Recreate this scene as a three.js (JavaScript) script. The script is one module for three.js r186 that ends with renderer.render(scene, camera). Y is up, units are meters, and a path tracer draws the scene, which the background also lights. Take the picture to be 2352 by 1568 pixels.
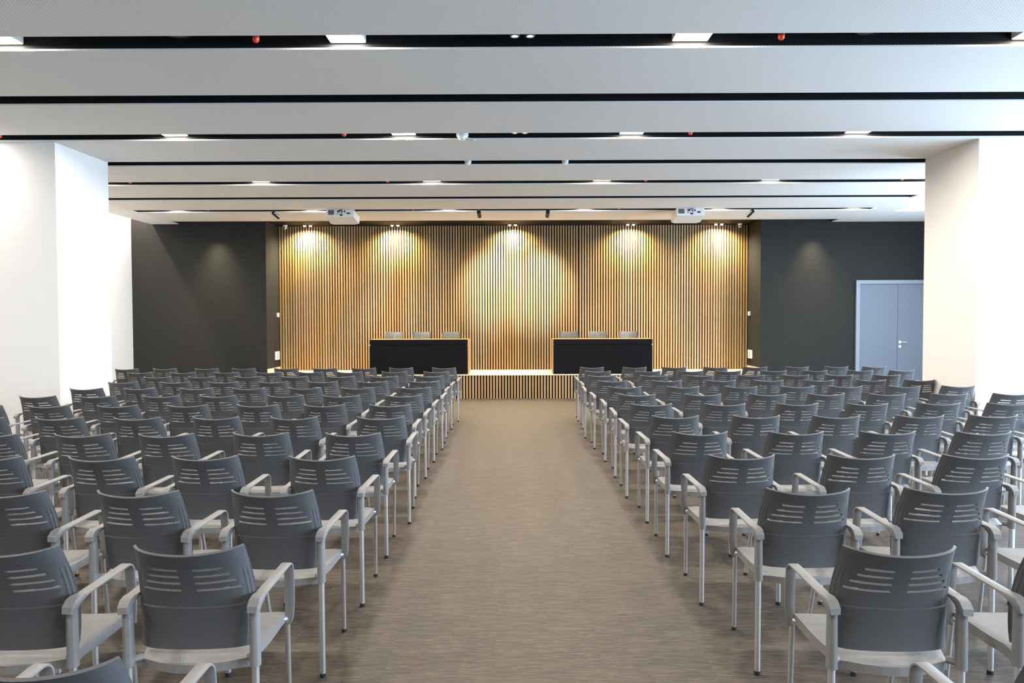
import * as THREE from 'three';
import { mergeGeometries, toCreasedNormals } from 'three/addons/utils/BufferGeometryUtils.js';
import { RoundedBoxGeometry } from 'three/addons/geometries/RoundedBoxGeometry.js';
import { RectAreaLightUniformsLib } from 'three/addons/lights/RectAreaLightUniformsLib.js';
RectAreaLightUniformsLib.init();

// ---------------------------------------------------------------- camera, sky, exposure, daylight
const scene = new THREE.Scene();
const FOCAL = 1714, EYE = 1.6;                        // focal length in pixels of the 2352 x 1568 frame
const camera = new THREE.PerspectiveCamera(2 * Math.atan(784 / FOCAL) * 180 / Math.PI, 1.5, 0.05, 200);
camera.position.set(0, EYE, 0);
camera.rotation.order = 'YXZ';
camera.rotation.set(-0.0308, 0.0040, -0.0033);
const renderer = new THREE.WebGLRenderer({ antialias: true });
renderer.toneMapping = THREE.LinearToneMapping;
renderer.toneMappingExposure = 1.66;
renderer.shadowMap.enabled = true;
const SKY = new THREE.Color().setRGB(0.72, 0.85, 1.0);
scene.background = SKY; scene.backgroundIntensity = 2.0;

const LAMP_GLOW = 195;                                // radiance of the square ceiling lamps
const LAMP_COLOR = new THREE.Color().setRGB(1.0, 0.90, 0.77);
const DAY_COLOR = new THREE.Color().setRGB(0.52, 0.74, 1.0);
const DAY = 13;
const ROOM = { left: -7.89, right: 9.4, rear: 5.5, front: -15.38, back: -16.2, ceil: EYE + 1.96, alcoveL: -5.12, alcoveR: 5.05 };
function areaLight(w, h, color, power, pos, target) {
  const l = new THREE.RectAreaLight(color, power, w, h);
  l.position.set(...pos); l.lookAt(...target); scene.add(l); return l;
}
const WINDOWS = [[-3.4, 2.9], [0.0, 2.9], [3.4, 2.9], [6.8, 2.9], [10.6, 3.5]];   // depth of the middle, width
for (const [d, w] of WINDOWS) areaLight(w - 0.1, 2.5, DAY_COLOR, DAY, [ROOM.right - 0.03, 1.85, -d], [0, 1.85, -d]);

// ---------------------------------------------------------------- helpers
let seed = 7;
const rnd = () => { seed = (seed * 1664525 + 1013904223) >>> 0; return seed / 4294967296; };
const names = new Map();
function numbered(n) { const k = names.get(n) ?? 0; names.set(n, k + 1); return k ? `${n}_${String(k).padStart(3, '0')}` : n; }
function shade(o) { o.castShadow = true; o.receiveShadow = true; return o; }
function mesh(name, geo, mat, parent) {
  const g = Array.isArray(geo) ? merge(geo) : geo;
  const m = shade(new THREE.Mesh(g, mat)); m.name = parent ? name : numbered(name);
  (parent ?? scene).add(m); return m;
}
function merge(list) {
  return mergeGeometries(list.map((g) => { const n = g.index ? g.toNonIndexed() : g; for (const k of Object.keys(n.attributes)) if (!['position', 'normal', 'uv'].includes(k)) n.deleteAttribute(k); return n; }));
}
function tag(o, label, category, group) { o.userData.label = label; o.userData.category = category; if (group) o.userData.group = group; return o; }
function struct(name, geo, mat) { const o = geo ? mesh(name, geo, mat) : new THREE.Group(); if (!geo) { o.name = numbered(name); scene.add(o); } o.userData.kind = 'structure'; return o; }
function thing(name, label, category, pos = [0, 0, 0], turn = 0, group) {
  const o = new THREE.Group(); o.name = numbered(name); o.position.set(...pos); o.rotation.y = turn; scene.add(o);
  return tag(o, label, category, group);
}
function uvMetres(g, ox = 0, oy = 0) {                // every face gets uv from its two in-plane axes, in metres
  const p = g.attributes.position, n = g.attributes.normal, uv = new Float32Array(p.count * 2);
  for (let i = 0; i < p.count; i++) {
    const ax = Math.abs(n.getX(i)), ay = Math.abs(n.getY(i)), az = Math.abs(n.getZ(i));
    const [u, v] = ay >= ax && ay >= az ? [p.getX(i), p.getZ(i)] : ax >= az ? [p.getZ(i), p.getY(i)] : [p.getX(i), p.getY(i)];
    uv[2 * i] = u + ox; uv[2 * i + 1] = v + oy;
  }
  g.setAttribute('uv', new THREE.BufferAttribute(uv, 2)); return g;
}
function box(x0, x1, y0, y1, z0, z1) {
  const g = new THREE.BoxGeometry(x1 - x0, y1 - y0, Math.abs(z1 - z0)); g.translate((x0 + x1) / 2, (y0 + y1) / 2, (z0 + z1) / 2); return uvMetres(g);
}
function rbox(w, h, d, r, x = 0, y = 0, z = 0) { const g = new RoundedBoxGeometry(w, h, d, 2, r); g.translate(x, y, z); return g; }
function rod(a, b, r0, r1 = r0, seg = 14) {
  const A = new THREE.Vector3(...a), B = new THREE.Vector3(...b), L = A.distanceTo(B);
  const g = new THREE.CylinderGeometry(r1, r0, L, seg);
  g.applyQuaternion(new THREE.Quaternion().setFromUnitVectors(new THREE.Vector3(0, 1, 0), B.clone().sub(A).normalize()));
  g.translate((a[0] + b[0]) / 2, (a[1] + b[1]) / 2, (a[2] + b[2]) / 2); return g;
}
function lathe(points, seg = 24) { return new THREE.LatheGeometry(points.map(([x, y]) => new THREE.Vector2(x, y)), seg); }
// ---------------------------------------------------------------- computed textures
function dataTexture(w, h, fill, srgb = true) {
  const a = new Uint8Array(w * h * 4);
  for (let y = 0; y < h; y++) for (let x = 0; x < w; x++) { const c = fill(x, y), i = (y * w + x) * 4; a[i] = c[0]; a[i + 1] = c[1]; a[i + 2] = c[2]; a[i + 3] = 255; }
  const t = new THREE.DataTexture(a, w, h); t.wrapS = t.wrapT = THREE.RepeatWrapping; t.magFilter = THREE.LinearFilter; t.minFilter = THREE.LinearMipmapLinearFilter;
  if (srgb) t.colorSpace = THREE.SRGBColorSpace; t.needsUpdate = true; return t;
}
const clamp = (v) => Math.max(0, Math.min(255, v));
function lattice(w, h) { const a = new Float32Array(w * h); for (let i = 0; i < a.length; i++) a[i] = rnd() * 2 - 1; return (x, y) => {
  const x0 = Math.floor(x), y0 = Math.floor(y), fx = x - x0, fy = y - y0, sx = fx * fx * (3 - 2 * fx), sy = fy * fy * (3 - 2 * fy);
  const g = (i, j) => a[((j % h + h) % h) * w + ((i % w + w) % w)];
  return (g(x0, y0) * (1 - sx) + g(x0 + 1, y0) * sx) * (1 - sy) + (g(x0, y0 + 1) * (1 - sx) + g(x0 + 1, y0 + 1) * sx) * sy; }; }
// woven vinyl floor: streaks along x, 1 m square
const streakA = lattice(14, 330), streakB = lattice(40, 512), streakC = lattice(7, 60), weave = lattice(512, 512);
const floorMap = dataTexture(1024, 1024, (x, y) => {
  const n = streakA(x * 14 / 1024, y * 330 / 1024) * 0.6 + streakB(x * 40 / 1024, y / 2) * 0.5 + streakC(x * 7 / 1024, y * 60 / 1024) * 0.14 + weave(x / 2, y / 2) * 0.22 + (((x >> 1) + (y >> 1)) & 1 ? 0.06 : -0.06);
  return [clamp(74 + n * 33), clamp(65 + n * 31), clamp(55 + n * 28)];
});
const floorBump = dataTexture(512, 512, (x, y) => { const v = clamp(128 + 60 * streakB(x * 40 / 512, y) + 40 * weave(x, y)); return [v, v, v]; }, false);
// perforated plaster: staggered holes, one cell is 24 mm
const perfMap = dataTexture(32, 32, (x, y) => { const d = (cx, cy) => Math.hypot(x - cx + 0.5, y - cy + 0.5); const h = Math.min(d(8, 8), d(24, 24)); const v = h < 2.8 ? 118 : 240; return [v, v, v - 2]; });
const grainA = lattice(64, 6), grainB = lattice(256, 14);
const woodMap = dataTexture(256, 512, (x, y) => { const n = grainA(x / 4, y * 6 / 512) * 0.6 + grainB(x, y * 14 / 512) * 0.45; return [clamp(212 + n * 26), clamp(206 + n * 30), clamp(198 + n * 34)]; });
const speck = lattice(256, 256), speckC = lattice(24, 24);
const speckBump = dataTexture(256, 256, (x, y) => { const v = clamp(128 + 110 * speck(x, y)); return [v, v, v]; }, false);
const plasticMap = dataTexture(256, 256, (x, y) => { const v = clamp(236 + 14 * speck(x, y) + 5 * speckC(x * 24 / 256, y * 24 / 256)); return [v, v, v]; });
const clothMap = dataTexture(256, 256, (x, y) => { const v = clamp(205 + 34 * weave(x * 2, y * 2) + 10 * speckC(x * 24 / 256, y * 24 / 256)); return [v, v, v]; });
const rep = (t, u, v = u) => { const c = t.clone(); c.repeat.set(u, v); c.needsUpdate = true; return c; };
// ---------------------------------------------------------------- materials
const lin = (r, g, b) => new THREE.Color().setRGB(r, g, b);
const std = (color, roughness, more = {}) => new THREE.MeshStandardMaterial({ color, roughness, metalness: 0, ...more });
const matt = (color, roughness, specularIntensity, more = {}) => new THREE.MeshPhysicalMaterial({ color, roughness, specularIntensity, ...more });
const M = {
  white: std(lin(0.74, 0.73, 0.71), 0.9),
  ceilingWhite: std(lin(0.92, 0.91, 0.895), 0.92, { map: rep(perfMap, 1 / 0.024) }),
  panelEdge: std(lin(0.82, 0.81, 0.80), 0.9),
  black: matt(lin(0.006, 0.006, 0.007), 0.85, 0.3),
  blackCeiling: matt(lin(0.010, 0.009, 0.008), 0.8, 0.3),
  charcoal: matt(lin(0.036, 0.0355, 0.033), 0.92, 0.35, { map: rep(clothMap, 2.2) }),
  backing: std(lin(0.010, 0.008, 0.006), 0.95),
  platform: std(lin(0.70, 0.62, 0.50), 0.55),
  skirting: std(lin(0.55, 0.48, 0.38), 0.6),
  subfloor: std(lin(0.07, 0.06, 0.05), 0.95),
  plastic: std(lin(0.245, 0.24, 0.238), 0.46, { map: rep(plasticMap, 6), bumpMap: rep(speckBump, 9), bumpScale: 0.0004 }),
  shadedPlastic: std(lin(0.092, 0.095, 0.102), 0.5, { map: rep(plasticMap, 6), bumpMap: rep(speckBump, 9), bumpScale: 0.0004 }),  // same plastic as the seat; shade on the backrests is put into its colour
  metal: std(lin(0.72, 0.73, 0.75), 0.34, { metalness: 0.85 }),
  rubber: std(lin(0.02, 0.02, 0.02), 0.8),
  tableBlack: matt(lin(0.005, 0.005, 0.006), 0.75, 0.2),
  tableWood: std(lin(0.50, 0.30, 0.13), 0.5, { map: rep(woodMap, 4, 1) }),
  door: std(lin(0.105, 0.125, 0.160), 0.6),
  doorFrame: std(lin(0.16, 0.185, 0.225), 0.5),
  steel: std(lin(0.78, 0.78, 0.78), 0.25, { metalness: 0.9 }),
  projector: std(lin(0.74, 0.73, 0.71), 0.5),
  vent: std(lin(0.10, 0.10, 0.10), 0.6),
  whitePlastic: std(lin(0.82, 0.81, 0.78), 0.4),
  red: std(lin(0.75, 0.07, 0.025), 0.35),
  brass: std(lin(0.35, 0.20, 0.07), 0.35, { metalness: 0.7 }),
  darkMetal: std(lin(0.012, 0.012, 0.013), 0.45),
  glass: new THREE.MeshPhysicalMaterial({ color: 0xffffff, transmission: 1, thickness: 0, roughness: 0.02 }),
  lampGlow: std(lin(0.9, 0.9, 0.9), 0.5, { emissive: lin(1.0, 0.95, 0.86), emissiveIntensity: 9 }),
  spotGlow: std(lin(0.9, 0.9, 0.9), 0.5, { emissive: lin(1.0, 0.90, 0.66), emissiveIntensity: 9 }),
};
const floorMats = [1, 0.975, 1.02, 0.99].map((k) => std(lin(k, k * 0.995, k * 0.985), 0.57, { map: rep(floorMap, 1), bumpMap: rep(floorBump, 2), bumpScale: 0.0012 }));
const slatMats = [[0.53, 0.35, 0.165], [0.60, 0.41, 0.22], [0.62, 0.40, 0.21], [0.55, 0.38, 0.165], [0.63, 0.46, 0.25]].map((c) => std(lin(...c), 0.5, { map: rep(woodMap, 8, 0.7) }));

// ---------------------------------------------------------------- floor of woven tiles
const C = ROOM.ceil, TILE = 0.5, GAP = 0.0004;
const floor = struct('floor', box(ROOM.left - 0.2, ROOM.right + 0.2, -0.2, -0.005, ROOM.rear + 0.2, ROOM.back - 0.3), M.subfloor);
tag(floor, 'brown-grey woven vinyl tile floor with streaks running across the aisle', 'floor');
{
  const tileGeos = [];
  for (let k = 0; k < 8; k++) { const g = new THREE.BoxGeometry(TILE - GAP, 0.006, TILE - GAP); g.translate(0, -0.003, 0); tileGeos.push(uvMetres(g, rnd() * 3, rnd() * 3)); }
  const rest = [];
  for (let i = -16; i <= 18; i++) for (let j = -12; j <= 31; j++) {
    const x = -0.1 + (i + 0.5) * TILE, d = -0.02 + (j + 0.5) * TILE;
    if (x < ROOM.left - 0.2 || x > ROOM.right + 0.2 || d > 15.6) continue;
    const k = Math.floor(rnd() * 8), m = Math.floor(rnd() * 4);
    if (x > -2.7 && x < 2.9 && d > 2.9 && d < 15) { const t = mesh('tile', tileGeos[k], floorMats[m], floor); t.position.set(x, 0, -d); }
    else { const g = tileGeos[k].clone(); g.translate(x, 0, -d); rest.push(g); }
  }
  const o = mesh('outer_tiles', rest, floorMats[0], floor); o.userData.kind = 'stuff';
}
// ---------------------------------------------------------------- walls
const WT = 0.25, TOP = C + 1.0;
tag(struct('wall_left', box(ROOM.left - WT, ROOM.left, 0, TOP, ROOM.rear, ROOM.front - 0.02), M.white), 'white side wall washed by light from the ceiling cove', 'wall');
tag(struct('wall_rear', box(ROOM.left - WT, ROOM.right + WT, 0, TOP, ROOM.rear, ROOM.rear + WT), M.charcoal), 'plain charcoal wall facing the stage', 'wall');
{
  const parts = []; let prev = -ROOM.rear;            // right wall: piers between the windows, a sill band and a head band
  for (const [d, w] of WINDOWS) { parts.push(box(ROOM.right, ROOM.right + WT, 0, TOP, -prev, -(d - w / 2))); prev = d + w / 2;
    parts.push(box(ROOM.right, ROOM.right + WT, 0, 0.55, -(d - w / 2), -(d + w / 2)), box(ROOM.right, ROOM.right + WT, 3.15, TOP, -(d - w / 2), -(d + w / 2))); }
  parts.push(box(ROOM.right, ROOM.right + WT, 0, TOP, -prev, ROOM.front - 0.3));
  tag(struct('wall_right', parts, M.white), 'white side wall with a row of large windows', 'wall');
  WINDOWS.forEach(([d, w], i) => {
    const o = struct(`window_${i + 1}`); o.position.set(ROOM.right + 0.12, 0, -d); tag(o, 'large window with white frame in the side wall', 'window', 'side wall windows');
    mesh('frame', [box(-0.03, 0.03, 0.55, 0.61, -w / 2, w / 2), box(-0.03, 0.03, 3.09, 3.15, -w / 2, w / 2), box(-0.03, 0.03, 0.61, 3.09, -w / 2, -w / 2 + 0.06), box(-0.03, 0.03, 0.61, 3.09, w / 2 - 0.06, w / 2), box(-0.03, 0.03, 0.61, 3.09, -0.03, 0.03)], M.white, o);
    for (const s of [-1, 1]) mesh('pane', box(-0.004, 0.004, 0.61, 3.09, s * 0.03, s * (w / 2 - 0.06)), M.glass, o);
  });
}
const AL = ROOM.alcoveL, AR = ROOM.alcoveR;
tag(struct('wall_front_left', [box(ROOM.left - WT, AL, 0, TOP, ROOM.front, ROOM.front - 0.12), box(AL - 0.12, AL, 0, TOP, ROOM.front - 0.12, ROOM.back - 0.1)], M.charcoal), 'charcoal wall beside the slatted stage, without a door', 'wall');
tag(struct('wall_front_right', [box(AR, ROOM.right + WT, 0, TOP, ROOM.front, ROOM.front - 0.12), box(AR, AR + 0.12, 0, TOP, ROOM.front - 0.12, ROOM.back - 0.1)], M.charcoal), 'charcoal wall beside the slatted stage, with grey double door', 'wall');
// pillars
for (const [s, label] of [[-1, 'broad white square pillar beside the doorless charcoal wall'], [1, 'broad white square pillar in front of the grey door']]) {
  const x0 = s < 0 ? -6.25 : 5.105, x1 = s < 0 ? -5.073 : 6.25;
  const p = struct('pillar', box(x0, x1, 0, C + 0.01, -8.28, -9.355), M.white); tag(p, label, 'pillar');
}
// ---------------------------------------------------------------- slatted stage wall and platform
const PLAT = 0.486, PF = -14.86, SLAT = 0.0580, SLAT_TOP = 3.605;
{
  const wall = struct('wall_back', box(AL, AR, 0, TOP, ROOM.back - 0.045, ROOM.back - 0.2), M.backing);
  tag(wall, 'stage wall of narrow upright wooden slats on black backing', 'wall');
  const g = [0, 1, 2].map((k) => { const b = new THREE.BoxGeometry(0.033, SLAT_TOP - PLAT, 0.045); b.translate(0, (SLAT_TOP + PLAT) / 2, 0); return uvMetres(b, k * 0.37, k * 0.61); });
  for (let i = 0; i < 175; i++) {
    const x = AL + 0.003 + (i + 0.5) * SLAT + (i > 111 ? 0.012 : 0);
    const s = mesh('slat', g[Math.floor(rnd() * 3)], slatMats[Math.floor(rnd() * 5)], wall); s.position.set(x, 0, ROOM.back - 0.022);
  }
  const plat = struct('stage_platform', box(AL, AR, 0, PLAT - 0.02, PF - 0.06, ROOM.back - 0.05), M.backing);
  tag(plat, 'low stage platform with pale top and slatted wooden front', 'platform');
  mesh('platform_top', box(AL, AR, PLAT - 0.02, PLAT, PF - 0.005, ROOM.back - 0.05), M.platform, plat);
  const rg = [0, 1, 2].map((k) => { const b = new THREE.BoxGeometry(0.032, PLAT - 0.022, 0.045); b.translate(0, (PLAT - 0.022) / 2 + 0.001, 0); return uvMetres(b, k * 0.37, k * 0.61); });
  for (let i = 0; i < 170; i++) {
    const x = AL + 0.004 + (i + 0.5) * 0.0598;
    const s = mesh('slat', rg[Math.floor(rnd() * 3)], slatMats[Math.floor(rnd() * 5)], plat); s.position.set(x, 0, PF - 0.035);
  }
  for (const [s, n] of [[-1, 'baseboard_left'], [1, 'baseboard_right']]) {
    const a = s < 0 ? AL : AR - 0.014, b = s < 0 ? AL + 0.014 : AR;
    const bb = struct(n, box(a, b, PLAT, PLAT + 0.085, ROOM.front + 0.005, ROOM.back - 0.0), M.skirting); tag(bb, s < 0 ? 'pale skirting along the alcove return of the doorless wall' : 'pale skirting along the alcove return of the door wall', 'skirting');
  }
}
// ---------------------------------------------------------------- double door
{
  const door = struct('door_1'); door.position.set(7.85, 0, ROOM.front + 0.001); tag(door, 'grey double door with steel lever handle in the charcoal wall', 'door');
  const W = 0.78, T = 2.285, F = 0.075;
  mesh('door_frame', [box(-W - F, -W, 0, T + F, 0, 0.05), box(W, W + F, 0, T + F, 0, 0.05), box(-W, W, T, T + F, 0, 0.05)], M.doorFrame, door);
  for (const s of [-1, 1]) mesh('door_leaf', box(s < 0 ? -W + 0.004 : 0.003, s < 0 ? -0.003 : W - 0.004, 0.008, T - 0.006, 0, 0.028), M.door, door);
  const lever = mesh('door_handle', [rbox(0.05, 0.05, 0.01, 0.004, 0.05, 1.09, 0.033), rod([0.05, 1.09, 0.03], [0.05, 1.09, 0.075], 0.009), rod([0.045, 1.09, 0.075], [0.17, 1.09, 0.075], 0.009)], M.steel, door);
  lever.userData.label = 'steel lever handle';
  mesh('lock', rbox(0.05, 0.05, 0.01, 0.004, 0.05, 1.0, 0.033), M.steel, door);
}
// ---------------------------------------------------------------- ceiling: perforated strips between black slots
const SLOT_L = -6.91, SLOT_R = 6.49, CE_L = -7.455, CE_R = 7.02, PT = 0.013;
const slotFar = (k) => 5.487 + (k - 1) * 1.3696, SLOT_W = 0.272;     // slot 1 is the first in view; slots 1, 3, 5, 7 carry lamps
{
  const ceil = struct('ceiling', box(ROOM.left - WT, ROOM.right + WT, TOP, TOP + 0.2, ROOM.rear + WT, ROOM.back - 0.3), M.black);
  tag(ceil, 'white perforated plaster ceiling cut by long black slots', 'ceiling');
  const K0 = -6, K1 = 7, END = 14.975;
  for (let k = K0; k <= K1; k++) {
    const d0 = slotFar(k), d1 = k === K1 ? END : slotFar(k + 1) - SLOT_W;
    mesh('ceiling_strip', box(SLOT_L, SLOT_R, C, C + PT, -d0, -d1), M.ceilingWhite, ceil);
    const a = -(d0 - SLOT_W), b = -d0, t = C + 0.16;               // black channel above the slot
    mesh('slot_channel', [box(SLOT_L, SLOT_R, t, t + 0.02, a + 0.02, b - 0.02), box(SLOT_L, SLOT_R, C + PT, t, a + 0.02, a), box(SLOT_L, SLOT_R, C + PT, t, b, b - 0.02), box(SLOT_L - 0.02, SLOT_L, C + PT, t, a + 0.02, b - 0.02), box(SLOT_R, SLOT_R + 0.02, C + PT, t, a + 0.02, b - 0.02)], M.black, ceil);
  }
  const first = slotFar(K0) - SLOT_W;
  mesh('ceiling_strip', box(SLOT_L, SLOT_R, C, C + PT, ROOM.rear, -first), M.ceilingWhite, ceil);
  mesh('ceiling_border', box(CE_L, SLOT_L, C, C + PT, ROOM.rear, ROOM.front), M.panelEdge, ceil);
  mesh('ceiling_border', [box(SLOT_R, CE_R, C, C + PT, ROOM.rear, -13.9), box(SLOT_R, ROOM.right, C, C + PT, -13.9, ROOM.front), box(7.6, ROOM.right, C, C + PT, ROOM.rear, -13.9)], M.panelEdge, ceil);
  // black recess over the stage
  const rz = C + 0.05;
  mesh('stage_recess', [box(SLOT_L, SLOT_R, rz, rz + 0.03, -END, ROOM.front), box(AL, AR, rz, rz + 0.03, ROOM.front, ROOM.back - 0.1), box(SLOT_L, SLOT_R, C + PT, rz, -END + 0.02, -END), box(SLOT_L - 0.02, SLOT_L, C + PT, rz, -END, ROOM.front), box(SLOT_R, SLOT_R + 0.02, C + PT, rz, -END, ROOM.front)], M.blackCeiling, ceil);
  // light coves along both sides
  mesh('cove', [box(ROOM.left, CE_L, C + 0.55, C + 0.6, ROOM.rear, ROOM.front), box(CE_L, CE_L + 0.03, C + PT, C + 0.6, ROOM.rear, ROOM.front)], M.panelEdge, ceil);
  mesh('cove', [box(CE_R, 7.6, C + 0.55, C + 0.6, ROOM.rear, -13.9), box(CE_R - 0.03, CE_R, C + PT, C + 0.6, ROOM.rear, -13.93), box(7.6, 7.63, C + PT, C + 0.6, ROOM.rear, -13.93), box(CE_R, 7.6, C + PT, C + 0.6, -13.9, -13.93)], M.panelEdge, ceil);
}
// cove light strips
for (const [x, z0, z1, label, power] of [[-7.72, -9.6, -15.3, 'continuous light strip hidden in the cove above the white side wall', 27], [7.35, -2, -13.8, 'continuous light strip in the ceiling cove near the windows', 9]]) {
  const y = C + 0.50, o = thing('cove_light', label, 'light strip', [x, y, (z0 + z1) / 2]);
  mesh('channel', box(-0.035, 0.035, 0.004, 0.04, (z0 - z1) / 2, -(z0 - z1) / 2), M.whitePlastic, o);
  mesh('diffuser', box(-0.03, 0.03, 0, 0.004, (z0 - z1) / 2, -(z0 - z1) / 2), M.lampGlow, o);
  areaLight(0.06, z0 - z1, LAMP_COLOR, power * 4, [x, y - 0.006, (z0 + z1) / 2], [x, y - 1, (z0 + z1) / 2]).rotation.set(-Math.PI / 2, 0, 0);
}
// ---------------------------------------------------------------- lamps in the slots
const ORD = ['first', 'second', 'third', 'fourth', 'fifth', 'sixth', 'seventh', 'eighth', 'ninth', 'tenth', 'eleventh', 'twelfth', 'thirteenth'];
const LAMP_X = [-6.17, -3.70, -1.205, 1.275, 3.73, 6.20];
const fromStage = (k) => `${ORD[7 - k]} black ceiling slot from the stage`, slotOf = (k) => `${ORD[7 - k]} ceiling slot from stage`;
const sideOf = (x) => (x > 0 ? 'door side' : 'doorless side');
{
  const housing = [box(-0.13, 0.13, 0.004, 0.07, 0.131, -0.131)], lens = box(-0.124, 0.124, 0, 0.004, 0.128, -0.128);
  for (let k = -3; k <= 7; k += 2) {
    const z = -(slotFar(k) - SLOT_W / 2);
    LAMP_X.forEach((x) => {
      if (k === -1 && Math.abs(x) < 2) return;
      const o = thing('slot_lamp', `square glowing lamp in the ${slotOf(k)}, ${sideOf(x)}, ${ORD[Math.floor(Math.abs(x) / 2.45)]} from aisle`, 'lamp', [x, C + 0.045, z], 0, `square lamps in the ${fromStage(k)}`);
      mesh('housing', housing, M.whitePlastic, o); mesh('diffuser', lens, M.lampGlow, o);
      areaLight(0.245, 0.23, LAMP_COLOR, LAMP_GLOW, [x, C + 0.040, z], [x, 0, z]).rotation.set(-Math.PI / 2, 0, 0);
    });
    if (k >= 1) for (const x of [0.005, 0.113]) {       // pair of little round spots in the middle of each lamp slot
      const o = thing('pin_spot', `tiny round spot, one of a pair in the ${fromStage(k)}`, 'downlight', [x, C + 0.02, z + 0.04], 0, `pair of tiny spots in the ${fromStage(k)}`);
      mesh('ring', lathe([[0.024, 0], [0.036, 0], [0.036, 0.06], [0.024, 0.06], [0.024, 0]], 20), M.darkMetal, o);
      mesh('lens', lathe([[0, 0.006], [0.0235, 0.006], [0.0235, 0.03], [0, 0.03]], 20), M.spotGlow, o);
      const l = new THREE.SpotLight(LAMP_COLOR, 3, 0, 0.9, 0.6, 2); l.position.set(x, C + 0.016, z + 0.04); l.target.position.set(x, 0, z + 0.04); l.castShadow = true; scene.add(l, l.target);
    }
  }
}
// stage downlights in pairs, close to the slats
const SPOT_COLOR = new THREE.Color().setRGB(1.0, 0.86, 0.55);
function downlight(x, z, y, label, group, power, angle, drop = 1) {
  const o = thing('downlight', label, 'downlight', [x, y, z], 0, group);
  mesh('ring', lathe([[0.034, -0.012], [0.046, -0.012], [0.046, 0.0], [0.034, 0.0], [0.034, -0.012]], 24), M.darkMetal, o);
  mesh('lens', lathe([[0, -0.009 - 0.027 * drop], [0.014, -0.009 - 0.024 * drop], [0.026, -0.009 - 0.015 * drop], [0.033, -0.009], [0.033, -0.001], [0, -0.001]], 24), M.spotGlow, o);
  const l = new THREE.SpotLight(SPOT_COLOR, power, 0, angle, 1, 2); l.position.set(x, y - 0.014 - 0.031 * drop, z); l.target.position.set(x, 0, z); l.castShadow = true; scene.add(l, l.target);
}
const RECESS = C + 0.05;
for (const [x, where] of [[-4.433, 'at the slat wall end by the doorless wall'], [-2.56, 'above the table on the doorless side'], [-0.045, 'above the middle of the stage'], [2.48, 'above the table on the door side'], [4.36, 'at the slat wall end by the door wall']])
  for (const s of [-0.062, 0.062]) downlight(x + s, -16.02, RECESS, `round downlight, one of a pair ${where}`, `downlight pair ${where}`, 12, 1.35);
for (const [x, where] of [[-6.1, 'doorless'], [6.1, 'door']]) for (const s of [-0.062, 0.062]) downlight(x + s, -15.12, RECESS, `round downlight, one of a pair washing the ${where} charcoal wall`, `downlight pair over the ${where} charcoal wall`, 9, 0.6, 0);

// ---------------------------------------------------------------- track spots hanging from the slot nearest the stage
for (const [x, aim, label] of [[-4.345, [-2.2, 1.2, -16.2], 'black cylinder spotlight beside the projector, doorless side'], [-0.645, [-0.45, 2.2, -16.3], 'black cylinder spotlight near mid stage, doorless side'], [0.60, [0.5, 2.2, -16.3], 'black cylinder spotlight near mid stage, door side'], [4.28, [2.4, 1.2, -16.2], 'black cylinder spotlight beside the projector, door side']]) {
  const base = new THREE.Vector3(x, C - 0.055, -13.58), o = thing('track_spotlight', label, 'spotlight', [x, C - 0.055, -13.58], 0, 'black track spotlights');
  const dir = new THREE.Vector3(...aim).sub(base).normalize(), q = new THREE.Quaternion().setFromUnitVectors(new THREE.Vector3(0, -1, 0), dir);
  mesh('stem', [rod([0, 0.0, 0], [0, 0.20, 0], 0.009), rbox(0.03, 0.03, 0.16, 0.004, 0, 0.2, 0)], M.darkMetal, o);
  const body = mesh('body', lathe([[0, 0.05], [0.034, 0.05], [0.037, 0.045], [0.037, -0.105], [0.033, -0.105], [0.033, -0.09], [0, -0.09]], 24), M.darkMetal, o); body.quaternion.copy(q);
  const lens = mesh('lens', lathe([[0, -0.092], [0.0325, -0.092], [0.0325, -0.088], [0, -0.088]], 20), M.spotGlow, body);
  lens.userData.label = 'glowing lens';
  const mid = Math.abs(x) < 2, l = new THREE.SpotLight(LAMP_COLOR, mid ? 45 : 22, 0, mid ? 0.34 : 0.35, 0.55, 2), p = dir.clone().multiplyScalar(0.11).add(base);
  l.position.copy(p); l.target.position.set(...aim); l.castShadow = true; scene.add(l, l.target);
}
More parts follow.
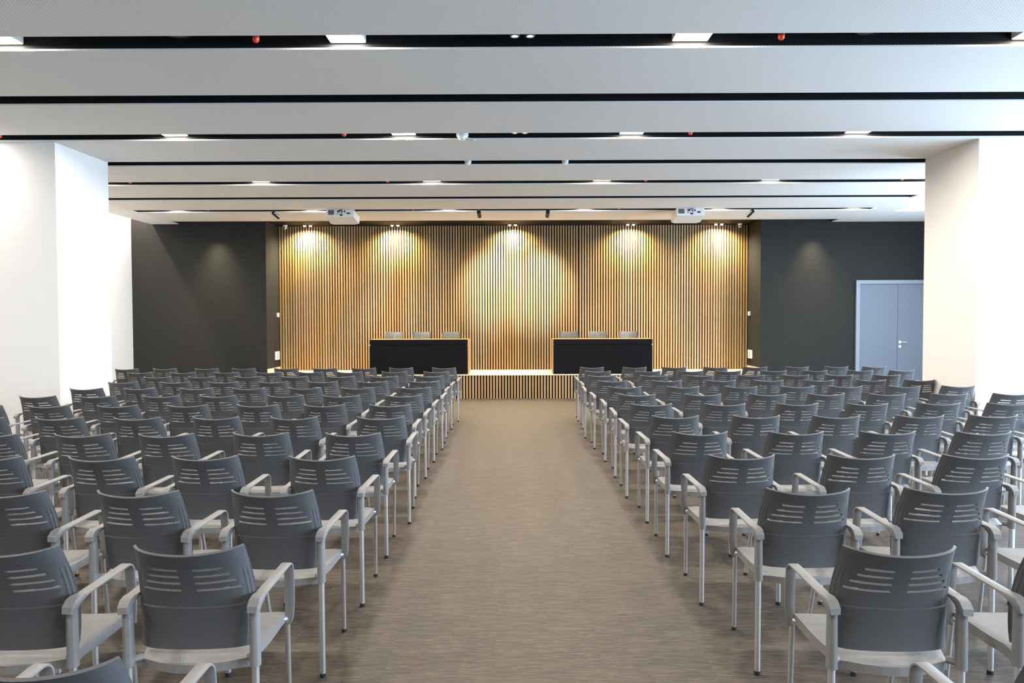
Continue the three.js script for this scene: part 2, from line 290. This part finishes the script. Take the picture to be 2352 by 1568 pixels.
// ---------------------------------------------------------------- small ceiling fittings
for (const k of [1, 3, 5, 7]) for (const x of [-5.56, -1.835, 1.895, 5.58]) {
  if (k === 1 && Math.abs(x) > 4) continue;
  if (k === 7 && x > 5) continue;
  const z = -(slotFar(k) - 0.125), o = thing('sprinkler_head', `small red-capped sprinkler in the ${slotOf(k)}, ${sideOf(x)}, ${Math.abs(x) < 3 ? 'nearer the aisle' : 'farther from aisle'}`, 'sprinkler', [x, C + 0.035, z], 0, `red sprinklers in the ${fromStage(k)}`);
  mesh('pipe', rod([0, 0.02, 0], [0, 0.125, 0], 0.012), M.darkMetal, o);
  mesh('red_cap', lathe([[0, -0.028], [0.014, -0.026], [0.022, -0.016], [0.024, 0], [0.024, 0.02], [0, 0.02]], 18), M.red, o);
}
for (const [k, x, brass] of [[1, -2.4, false], [1, 2.52, false], [3, -3.045, true], [3, 3.14, true]]) {
  const z = -(slotFar(k) - 0.125), o = thing('ceiling_speaker', `round ${brass ? 'brass-ringed' : 'black'} speaker in the ${slotOf(k)}, ${sideOf(x)}`, 'speaker', [x, C + 0.07, z], 0, `speakers in the ${fromStage(k)}`);
  mesh('ring', lathe(brass ? [[0.036, -0.02], [0.05, -0.02], [0.05, 0.09], [0.036, 0.09], [0.036, -0.02]] : [[0.085, 0], [0.1, 0], [0.1, 0.09], [0.085, 0.09], [0.085, 0]], 28), brass ? M.brass : M.darkMetal, o);
  mesh('grille', lathe([[0, 0.004], [brass ? 0.036 : 0.085, 0.004], [brass ? 0.036 : 0.085, 0.03], [0, 0.03]], 28), M.vent, o);
}
for (const [k, x, r, label, fin] of [[3, -0.56, 0.065, 'white dome detector with side fin in the fifth black ceiling slot from the stage', true], [4, -0.585, 0.042, 'small white dome detector in the fourth ceiling slot, doorless side', false], [4, 0.64, 0.042, 'small white dome detector in the fourth ceiling slot, door side', false]]) {
  const z = -(slotFar(k) - 0.125), o = thing('dome_detector', label, 'detector', [x, C + 0.005, z], 0, 'white dome detectors');
  mesh('base', lathe([[0, 0.155], [r, 0.155], [r, 0.0], [r * 0.98, -0.0], [0, 0.0]], 24), M.whitePlastic, o);
  mesh('dome', lathe([[0, -r * 0.75], [r * 0.4, -r * 0.68], [r * 0.72, -r * 0.42], [r * 0.9, -0.008], [r * 0.9, 0], [0, 0]], 24), M.whitePlastic, o);
  if (fin) { const f = mesh('fin', rbox(0.1, 0.012, 0.06, 0.004, 0.09, -0.012, 0), M.whitePlastic, o); f.rotation.z = -0.25; }
}
// security cameras at the slat wall corners
for (const [x, side] of [[-4.9, 'doorless'], [4.8, 'door']]) {
  const o = thing('dome_camera', `small white dome camera at the top of the slats, ${side} side`, 'camera', [x, RECESS, -15.98], 0, 'stage dome cameras');
  mesh('mount', lathe([[0, 0], [0.052, 0], [0.052, -0.018], [0.04, -0.032], [0, -0.032]], 24), M.whitePlastic, o);
  const ball = new THREE.SphereGeometry(0.036, 20, 14); ball.translate(0, -0.055, 0); mesh('eyeball', ball, M.whitePlastic, o);
  mesh('lens', rod([0, -0.06, 0.02], [0, -0.07, 0.038], 0.014), M.darkMetal, o);
}
// projectors
for (const [x, side] of [[-3.12, 'doorless'], [3.14, 'door']]) {
  const o = thing('projector', `white video projector hung under the ceiling on the ${side} side`, 'projector', [x, C, -13.45], 0, 'ceiling projectors');
  mesh('mount', [rod([0, -0.04, -0.14], [0, 0.155, -0.14], 0.022), rbox(0.16, 0.012, 0.14, 0.004, 0, -0.028, -0.14)], M.whitePlastic, o);
  const tilt = new THREE.Group(); tilt.name = 'housing'; tilt.position.set(0, -0.112, -0.16); tilt.rotation.x = -0.20; o.add(tilt);
  const g = new THREE.Shape(); const w = 0.255, d = 0.21, c = 0.05;    // plan with clipped corners
  g.moveTo(-w + c, -d); g.lineTo(w - c, -d); g.lineTo(w, -d + c); g.lineTo(w - 0.02, d); g.lineTo(-w + 0.02, d); g.lineTo(-w, -d + c); g.lineTo(-w + c, -d);
  const e = new THREE.ExtrudeGeometry(g, { depth: 0.115, bevelEnabled: true, bevelThickness: 0.012, bevelSize: 0.012, bevelSegments: 2 }); e.rotateX(Math.PI / 2); e.translate(0, 0.06, 0);
  mesh('body', e, M.projector, tilt);
  const back = d + 0.013;
  mesh('vent_grille', rbox(0.105, 0.085, 0.012, 0.003, -0.16, 0.012, back), M.vent, tilt);
  for (const [px, py, pw, ph] of [[-0.03, 0.03, 0.045, 0.03], [0.02, -0.035, 0.05, 0.028], [0.035, 0.02, 0.025, 0.02], [0.15, -0.005, 0.06, 0.026], [0.0, 0.045, 0.05, 0.012], [-0.045, -0.01, 0.02, 0.016], [0.08, 0.03, 0.018, 0.04]]) mesh('port', rbox(pw, ph, 0.01, 0.003, px, py, back), M.darkMetal, tilt);
  for (const [a, b] of [[[-0.02, 0.03], [0.03, 0.075]], [[0.03, -0.03], [0.045, 0.075]]]) mesh('cable', new THREE.TubeGeometry(new THREE.CatmullRomCurve3([new THREE.Vector3(a[0], a[1], back + 0.004), new THREE.Vector3(a[0], a[1], back + 0.03), new THREE.Vector3(b[0], b[1] - 0.02, back + 0.03), new THREE.Vector3(b[0], b[1] + 0.05, back - 0.08)]), 16, 0.005, 8), M.darkMetal, tilt);
}
// wall plates on the alcove returns
for (const [s, side] of [[-1, 'doorless'], [1, 'door']]) {
  const W = s < 0 ? AL : AR, x = W - s * 0.012;
  const p = thing('socket_plate', `white socket plate low on the alcove return, ${side} side`, 'socket', [x, 0.82, -16.0], 0, 'alcove socket plates');
  mesh('plate', rbox(0.024, 0.18, 0.26, 0.006), M.whitePlastic, p);
  for (const y of [-0.035, 0.035]) mesh('socket', rbox(0.006, 0.045, 0.045, 0.002, -s * 0.0125, y, 0), M.vent, p);
  const t = thing('wall_sensor', `small white sensor box on the alcove return, ${side} side`, 'sensor', [W - s * 0.02, 1.69, -16.05], 0, 'alcove sensors');
  mesh('case', rbox(0.04, 0.09, 0.08, 0.008), M.whitePlastic, t);
  mesh('button', rbox(0.006, 0.012, 0.012, 0.002, -s * 0.022, -0.02, 0), M.vent, t);
}
// ---------------------------------------------------------------- stage tables
for (const [x0, x1, side] of [[-2.912, -0.935, 'doorless'], [0.757, 2.748, 'door']]) {
  const w = x1 - x0, h = 0.70, dp = 0.62;
  const o = thing('stage_table', `black-fronted wooden conference table on stage, ${side} side of the aisle`, 'table', [(x0 + x1) / 2, PLAT, PF - 0.02], 0, 'stage tables');
  for (const s of [-1, 1]) { const a = s < 0 ? -w / 2 : w / 2 - 0.03; const sp = mesh('side_panel', box(a, a + 0.03, 0, h - 0.03, 0, -dp), M.tableWood, o); sp.userData.label = 'warm wood side panel'; }
  mesh('table_top', box(-w / 2, w / 2, h - 0.03, h, -0.008, -dp), M.tableWood, o);
  mesh('top_fascia', box(-w / 2 + 0.012, w / 2 - 0.012, h - 0.105, h - 0.002, 0.012, 0), M.tableBlack, o);
  mesh('inner_board', box(-w / 2 + 0.03, w / 2 - 0.03, 0.012, h - 0.031, 0, -0.015), M.tableBlack, o);
  mesh('front_panel', box(-w / 2 + 0.012, w / 2 - 0.012, 0.012, h - 0.117, 0.012, 0), M.tableBlack, o);
  const s = side === 'doorless' ? -1 : 1;
  mesh('corner_fitting', rbox(0.018, 0.018, 0.012, 0.004, s * (w / 2 - 0.012), h - 0.112, 0.014), M.whitePlastic, o);
}
// ---------------------------------------------------------------- the stacking armchair
function gridSolid(us, vs, rear, front, keep, uvOf, crease) {     // two skins over a grid of cells with walls round every edge and hole
  const pos = [], uv = [], idx = [], nu = us.length, nv = vs.length, id = (i, j, s) => (s * nv + j) * nu + i;
  for (const f of [rear, front]) for (let j = 0; j < nv; j++) for (let i = 0; i < nu; i++) { pos.push(...f(us[i], vs[j])); uv.push(...uvOf(us[i], vs[j])); }
  const on = (i, j) => i >= 0 && j >= 0 && i < nu - 1 && j < nv - 1 && keep((us[i] + us[i + 1]) / 2, (vs[j] + vs[j + 1]) / 2);
  const wall = (a, b) => {                                  // a, b are grid corners; own vertices so that the edge stays sharp
    const k = pos.length / 3;
    for (const [i, j, s] of [[...a, 0], [...b, 0], [...b, 1], [...a, 1]]) { const n = id(i, j, s); pos.push(pos[3 * n], pos[3 * n + 1], pos[3 * n + 2]); uv.push(uv[2 * n] + s * 0.013, uv[2 * n + 1] + s * 0.017); }
    idx.push(k, k + 1, k + 2, k, k + 2, k + 3);
  };
  for (let j = 0; j < nv - 1; j++) for (let i = 0; i < nu - 1; i++) {
    if (!on(i, j)) continue;
    idx.push(id(i, j, 0), id(i + 1, j, 0), id(i + 1, j + 1, 0), id(i, j, 0), id(i + 1, j + 1, 0), id(i, j + 1, 0));
    idx.push(id(i, j, 1), id(i + 1, j + 1, 1), id(i + 1, j, 1), id(i, j, 1), id(i, j + 1, 1), id(i + 1, j + 1, 1));
    if (!on(i, j - 1)) wall([i + 1, j], [i, j]);
    if (!on(i, j + 1)) wall([i, j + 1], [i + 1, j + 1]);
    if (!on(i - 1, j)) wall([i, j], [i, j + 1]);
    if (!on(i + 1, j)) wall([i + 1, j + 1], [i + 1, j]);
  }
  const g = new THREE.BufferGeometry(); g.setAttribute('position', new THREE.Float32BufferAttribute(pos, 3)); g.setAttribute('uv', new THREE.Float32BufferAttribute(uv, 2)); g.setIndex(idx); g.computeVertexNormals(); return crease ? toCreasedNormals(g, crease) : g;
}
const sstep = (a, b, x) => { const t = Math.max(0, Math.min(1, (x - a) / (b - a))); return t * t * (3 - 2 * t); };
const LEDGE = 0.43, SLOTS = [[0.835, 0.64], [0.762, 0.72], [0.688, 0.80], [0.612, 0.86]], SH = 0.0115;
function backGeometry() {
  const half = [0, 0.07, 0.13, 0.25, 0.37, 0.48, 0.57, 0.64, 0.72, 0.80, 0.86, 0.885, 0.91, 0.935, 0.96, 0.98, 1];
  const us = [...half.slice(1).reverse().map((x) => -x), ...half];
  const vs = [0, 0.05, 0.12, 0.2, 0.28, 0.36, LEDGE - 0.05, LEDGE - 0.001, LEDGE + 0.001, LEDGE + 0.03, 0.5, 0.56, ...SLOTS.flatMap(([v]) => [v - SH, v + SH]), 0.89, 0.93, 0.97, 1].sort((a, b) => a - b);
  const hw = (v) => 0.195 + 0.005 * Math.sin(Math.min(1, v / 0.9) * Math.PI) - 0.013 * v * v;
  const zc = (v) => -0.060 - 0.035 * v + 0.135 * v * v, slope = (v) => (-0.035 + 0.27 * v) / 0.351;
  const at = (u, v, off) => {
    const b = 0.024 + 0.020 * v;
    const x = u * hw(v), y = 0.479 + v * 0.351 + 0.016 * u * u * v * v, z = zc(v) - b * u * u - 0.030 * Math.pow(u, 8);
    const nx = (2 * b * u + 0.24 * Math.pow(u, 7)) / hw(v), ny = -slope(v), l = Math.hypot(nx, ny, 1);
    return [x + nx / l * off, y + ny / l * off, z + off / l];
  };
  const rear = (u, v) => {
    const a = Math.abs(u); let off = 0.0045;
    if (v < LEDGE && a < 0.87) off += 0.008 * sstep(-0.1, LEDGE, v);
    if (a > 0.87 && v > 0.06 && v < 0.80) { const k = half.findIndex((h) => Math.abs(h - a) < 1e-6) - 10; off += k % 2 ? -0.0016 : 0.0006; }
    return at(u, v, off);
  };
  return gridSolid(us, vs, rear, (u, v) => at(u, v, -0.0045), (u, v) => !SLOTS.some(([sv, out]) => Math.abs(v - sv) < SH && Math.abs(u) > 0.13 && Math.abs(u) < out), (u, v) => [u * 0.19, v * 0.36], 0.5);
}
function seatGeometry() {
  const us = [-1, -0.94, -0.8, -0.55, -0.28, 0, 0.28, 0.55, 0.8, 0.94, 1], vs = [0, 0.03, 0.08, 0.16, 0.3, 0.45, 0.6, 0.72, 0.8, 0.86, 0.91, 0.95, 0.98, 1];
  const at = (u, v, dy) => {
    const x = u * (0.203 - 0.012 * sstep(0.6, 1, v)), z = -0.49 + v * 0.405 + 0.065 * sstep(0.55, 1, v) * (1 - u * u) - 0.012 * u * u * (1 - v);
    const y = 0.462 - 0.030 * (1 - sstep(0, 0.2, v)) - 0.020 * Math.pow(sstep(0.84, 1, v), 1.5) - 0.008 * (1 - u * u) * Math.sin(Math.PI * v) - 0.005 * sstep(0.85, 1, Math.abs(u));
    return [x, y - dy, z];
  };
  const g = gridSolid(us, vs.slice(), (u, v) => at(u, v, 0), (u, v) => at(u, v, 0.036 - 0.006 * sstep(0.9, 1, v)), () => true, (u, v) => [u * 0.22, v * 0.43]);
  const i = g.index.array; for (let k = 0; k < i.length; k += 3) { const t = i[k + 1]; i[k + 1] = i[k + 2]; i[k + 2] = t; }   // z runs the other way here
  g.computeVertexNormals(); return g;
}
function sweep(path, widths, thick, side) {               // flat rounded band along a path in space, its width along x
  const sec = [[-0.5, -0.28], [-0.42, -0.5], [0.42, -0.5], [0.5, -0.28], [0.5, 0.28], [0.42, 0.5], [-0.42, 0.5], [-0.5, 0.28]], pos = [], idx = [], n = path.length, m = sec.length;
  for (let k = 0; k < n; k++) {
    const a = path[Math.max(0, k - 1)], b = path[Math.min(n - 1, k + 1)], t = new THREE.Vector3(b[0] - a[0], b[1] - a[1], b[2] - a[2]).normalize();
    const w = new THREE.Vector3(1, 0, 0).addScaledVector(t, -t.x).normalize(), up = new THREE.Vector3().crossVectors(w, t);
    for (const [sx, sy] of sec) { const p = new THREE.Vector3(...path[k]).addScaledVector(w, sx * widths[k]).addScaledVector(up, sy * thick[k]); pos.push(p.x, p.y, p.z); }
  }
  for (let k = 0; k < n - 1; k++) for (let s = 0; s < m; s++) { const a = k * m + s, b = k * m + (s + 1) % m; idx.push(a, b, b + m, a, b + m, a + m); }
  for (let s = 1; s < m - 1; s++) { idx.push(0, s + 1, s); const e = (n - 1) * m; idx.push(e, e + s, e + s + 1); }
  const g = new THREE.BufferGeometry(); g.setAttribute('position', new THREE.Float32BufferAttribute(pos, 3)); g.setIndex(idx);
  const i = g.index.array; for (let k = 0; k < i.length; k += 3) { const t = i[k + 1]; i[k + 1] = i[k + 2]; i[k + 2] = t; }
  return uvMetres(toCreasedNormals(g, 0.7));
}
function armGeometry(s) {
  const P = [], W = [], T = [];
  const add = (x, y, z, w, t) => { P.push([s * x, y, z]); W.push(w); T.push(t); };
  add(0.214, 0.618, -0.024, 0.036, 0.034); add(0.215, 0.632, -0.026, 0.041, 0.038); add(0.216, 0.645, -0.040, 0.042, 0.034); add(0.217, 0.652, -0.062, 0.042, 0.026); add(0.218, 0.655, -0.09, 0.040, 0.014); add(0.219, 0.657, -0.115, 0.038, 0.0105);
  for (let k = 1; k <= 4; k++) add(0.219 + 0.004 * k / 4, 0.657 + 0.006 * k / 4, -0.115 - 0.26 * k / 4, 0.038, 0.0095);
  for (let k = 1; k <= 8; k++) { const a = k / 8 * Math.PI * 0.46; add(0.223, 0.663 - 0.042 * (1 - Math.cos(a)), -0.375 - 0.042 * Math.sin(a), 0.038, 0.0095); }
  add(0.223, 0.56, -0.424, 0.038, 0.0095); add(0.221, 0.49, -0.432, 0.037, 0.0095); add(0.217, 0.443, -0.438, 0.034, 0.0105);
  for (let k = 1; k <= 4; k++) { const a = k / 4 * Math.PI / 2; add(0.217 - 0.012 * (1 - Math.cos(a)), 0.443 - 0.025 * Math.sin(a), -0.438, 0.032, 0.012); }
  return sweep(P, W, T, s);
}
const chairParts = { back: backGeometry(), seat: seatGeometry() };
for (const s of [-1, 1]) {
  chairParts['arm' + s] = armGeometry(s);
  const post = new THREE.CylinderGeometry(0.0165, 0.0185, 0.20, 18, 1); post.scale(1.0, 1, 1.25); chairParts['post' + s] = uvMetres(merge([post.translate(s * 0.213, 0.53, -0.043), rod([s * 0.182, 0.447, -0.075], [s * 0.203, 0.447, -0.056], 0.012)]));
  chairParts['rear' + s] = rod([s * 0.214, 0.014, -0.045], [s * 0.213, 0.44, -0.043], 0.0125);
  chairParts['rearCap' + s] = rod([s * 0.214, 0, -0.045], [s * 0.214, 0.018, -0.045], 0.0140, 0.0140);
  chairParts['fore' + s] = rod([s * 0.187, 0.014, -0.527], [s * 0.208, 0.432, -0.438], 0.0105);
  chairParts['foreCap' + s] = rod([s * 0.1864, 0, -0.530], [s * 0.1872, 0.018, -0.5262], 0.0122, 0.0122);
}
chairParts.frame = merge([...[-1, 1].flatMap((s) => [rod([s * 0.206, 0.43, -0.435], [s * 0.16, 0.424, -0.40], 0.011), rod([s * 0.16, 0.424, -0.43], [s * 0.16, 0.424, -0.09], 0.010)]), rod([-0.16, 0.42, -0.37], [0.16, 0.42, -0.37], 0.010), rod([-0.16, 0.418, -0.15], [0.16, 0.418, -0.15], 0.010)]);
function makeChair() {
  const o = new THREE.Group(); o.name = 'armchair';
  mesh('backrest', chairParts.back, M.shadedPlastic, o).userData.label = 'grey slotted backrest with shade painted into its colour';
  mesh('seat', chairParts.seat, M.plastic, o);
  for (const s of [-1, 1]) {
    mesh('armrest', chairParts['arm' + s], M.plastic, o); mesh('post', chairParts['post' + s], M.plastic, o);
    mesh('foot_cap', chairParts['rearCap' + s], M.rubber, mesh('leg', chairParts['rear' + s], M.metal, o));
    mesh('foot_cap', chairParts['foreCap' + s], M.rubber, mesh('leg', chairParts['fore' + s], M.metal, o));
  }
  mesh('seat_frame', chairParts.frame, M.metal, o);
  return o;
}
const proto = makeChair();
function placeChair(x, y, z, turn, label, group) {
  const c = proto.clone(); c.name = numbered('armchair'); c.position.set(x, y, z); c.rotation.y = turn; scene.add(c); tag(c, label, 'chair', group); return c;
}
// rows: depth of the rear feet, then the picture column of each back on either side of the aisle (turned into metres along the row)
const ROW0 = 2.444, PITCH = 0.826, VPX = 1182.7;
const ROWS = {
  '-1': [[49], [2590]],
  0: [[415, -17], [2072, 2515]],
  1: [[617, 306, -5], [1862, 2185, 2510]],
  2: [[735, 461, 223, -41], [1706, 1983, 2245, 2495]],
  3: [[807, 591, 375, 178, -34], [1611, 1834, 2046, 2262]],
  4: [[872, 671, 488, 307, 124, -56], [1553, 1741, 1923, 2116, 2286, 2465]],
  5: [[893, 741, 586, 422, 261, 101, -55], [1497, 1666, 1834, 1994, 2161, 2317]],
  6: [[925, 782, 651, 495, 364, 216, 77], [1464, 1616, 1765, 1901, 2040, 2183, 2325]],
  7: [[949, 818, 697, 568, 446, 313, 191], [1436, 1570, 1703, 1834, 1945, 2080, 2204]],
  8: [[973, 854, 738, 623, 510, 398, 276], [1407, 1532, 1657, 1766, 1883, 2003, 2113]],
  9: [[985, 880, 781, 673, 566, 459, 357], [1382, 1502, 1609, 1727, 1829, 1930, 2038]],
  10: [[1001, 904, 801, 710, 614, 516, 416, 316], [1374, 1488, 1586, 1674, 1778, 1872, 1978, 2073, 2170]],
  11: [[1019, 920, 834, 744, 654, 557, 471, 374, 286], [1360, 1458, 1550, 1644, 1735, 1831, 1923, 2009]],
};
for (let r = -1; r <= 11; r++) ROWS[r].forEach((cols, side) => cols.forEach((px, i) => {
  const d = ROW0 + r * PITCH, jd = (rnd() - 0.5) * 0.03, turn = (rnd() - 0.5) * 0.06;
  const x = (px - VPX) * d / FOCAL;
  placeChair(x, 0, -(d - 0.013 + jd), turn, `grey armchair, ${side ? 'door' : 'doorless'} side of aisle, ${ORD[11 - r]} row from stage, ${ORD[i]} from aisle`, `audience armchairs on the ${side ? 'door' : 'doorless'} side of the aisle`);
}));
[[-2.53, -1.955, -1.34], [1.13, 1.745, 2.375]].forEach((xs, side) => xs.forEach((x, i) => placeChair(x, PLAT, -15.72, Math.PI + (rnd() - 0.5) * 0.06,
  `grey armchair behind the stage table, ${side ? 'door' : 'doorless'} side, ${['nearest the aisle', 'middle', 'outer end'][side ? i : 2 - i]}`.replace('nearest the aisle', 'aisle end'), 'armchairs behind the stage tables')));

renderer.render(scene, camera);
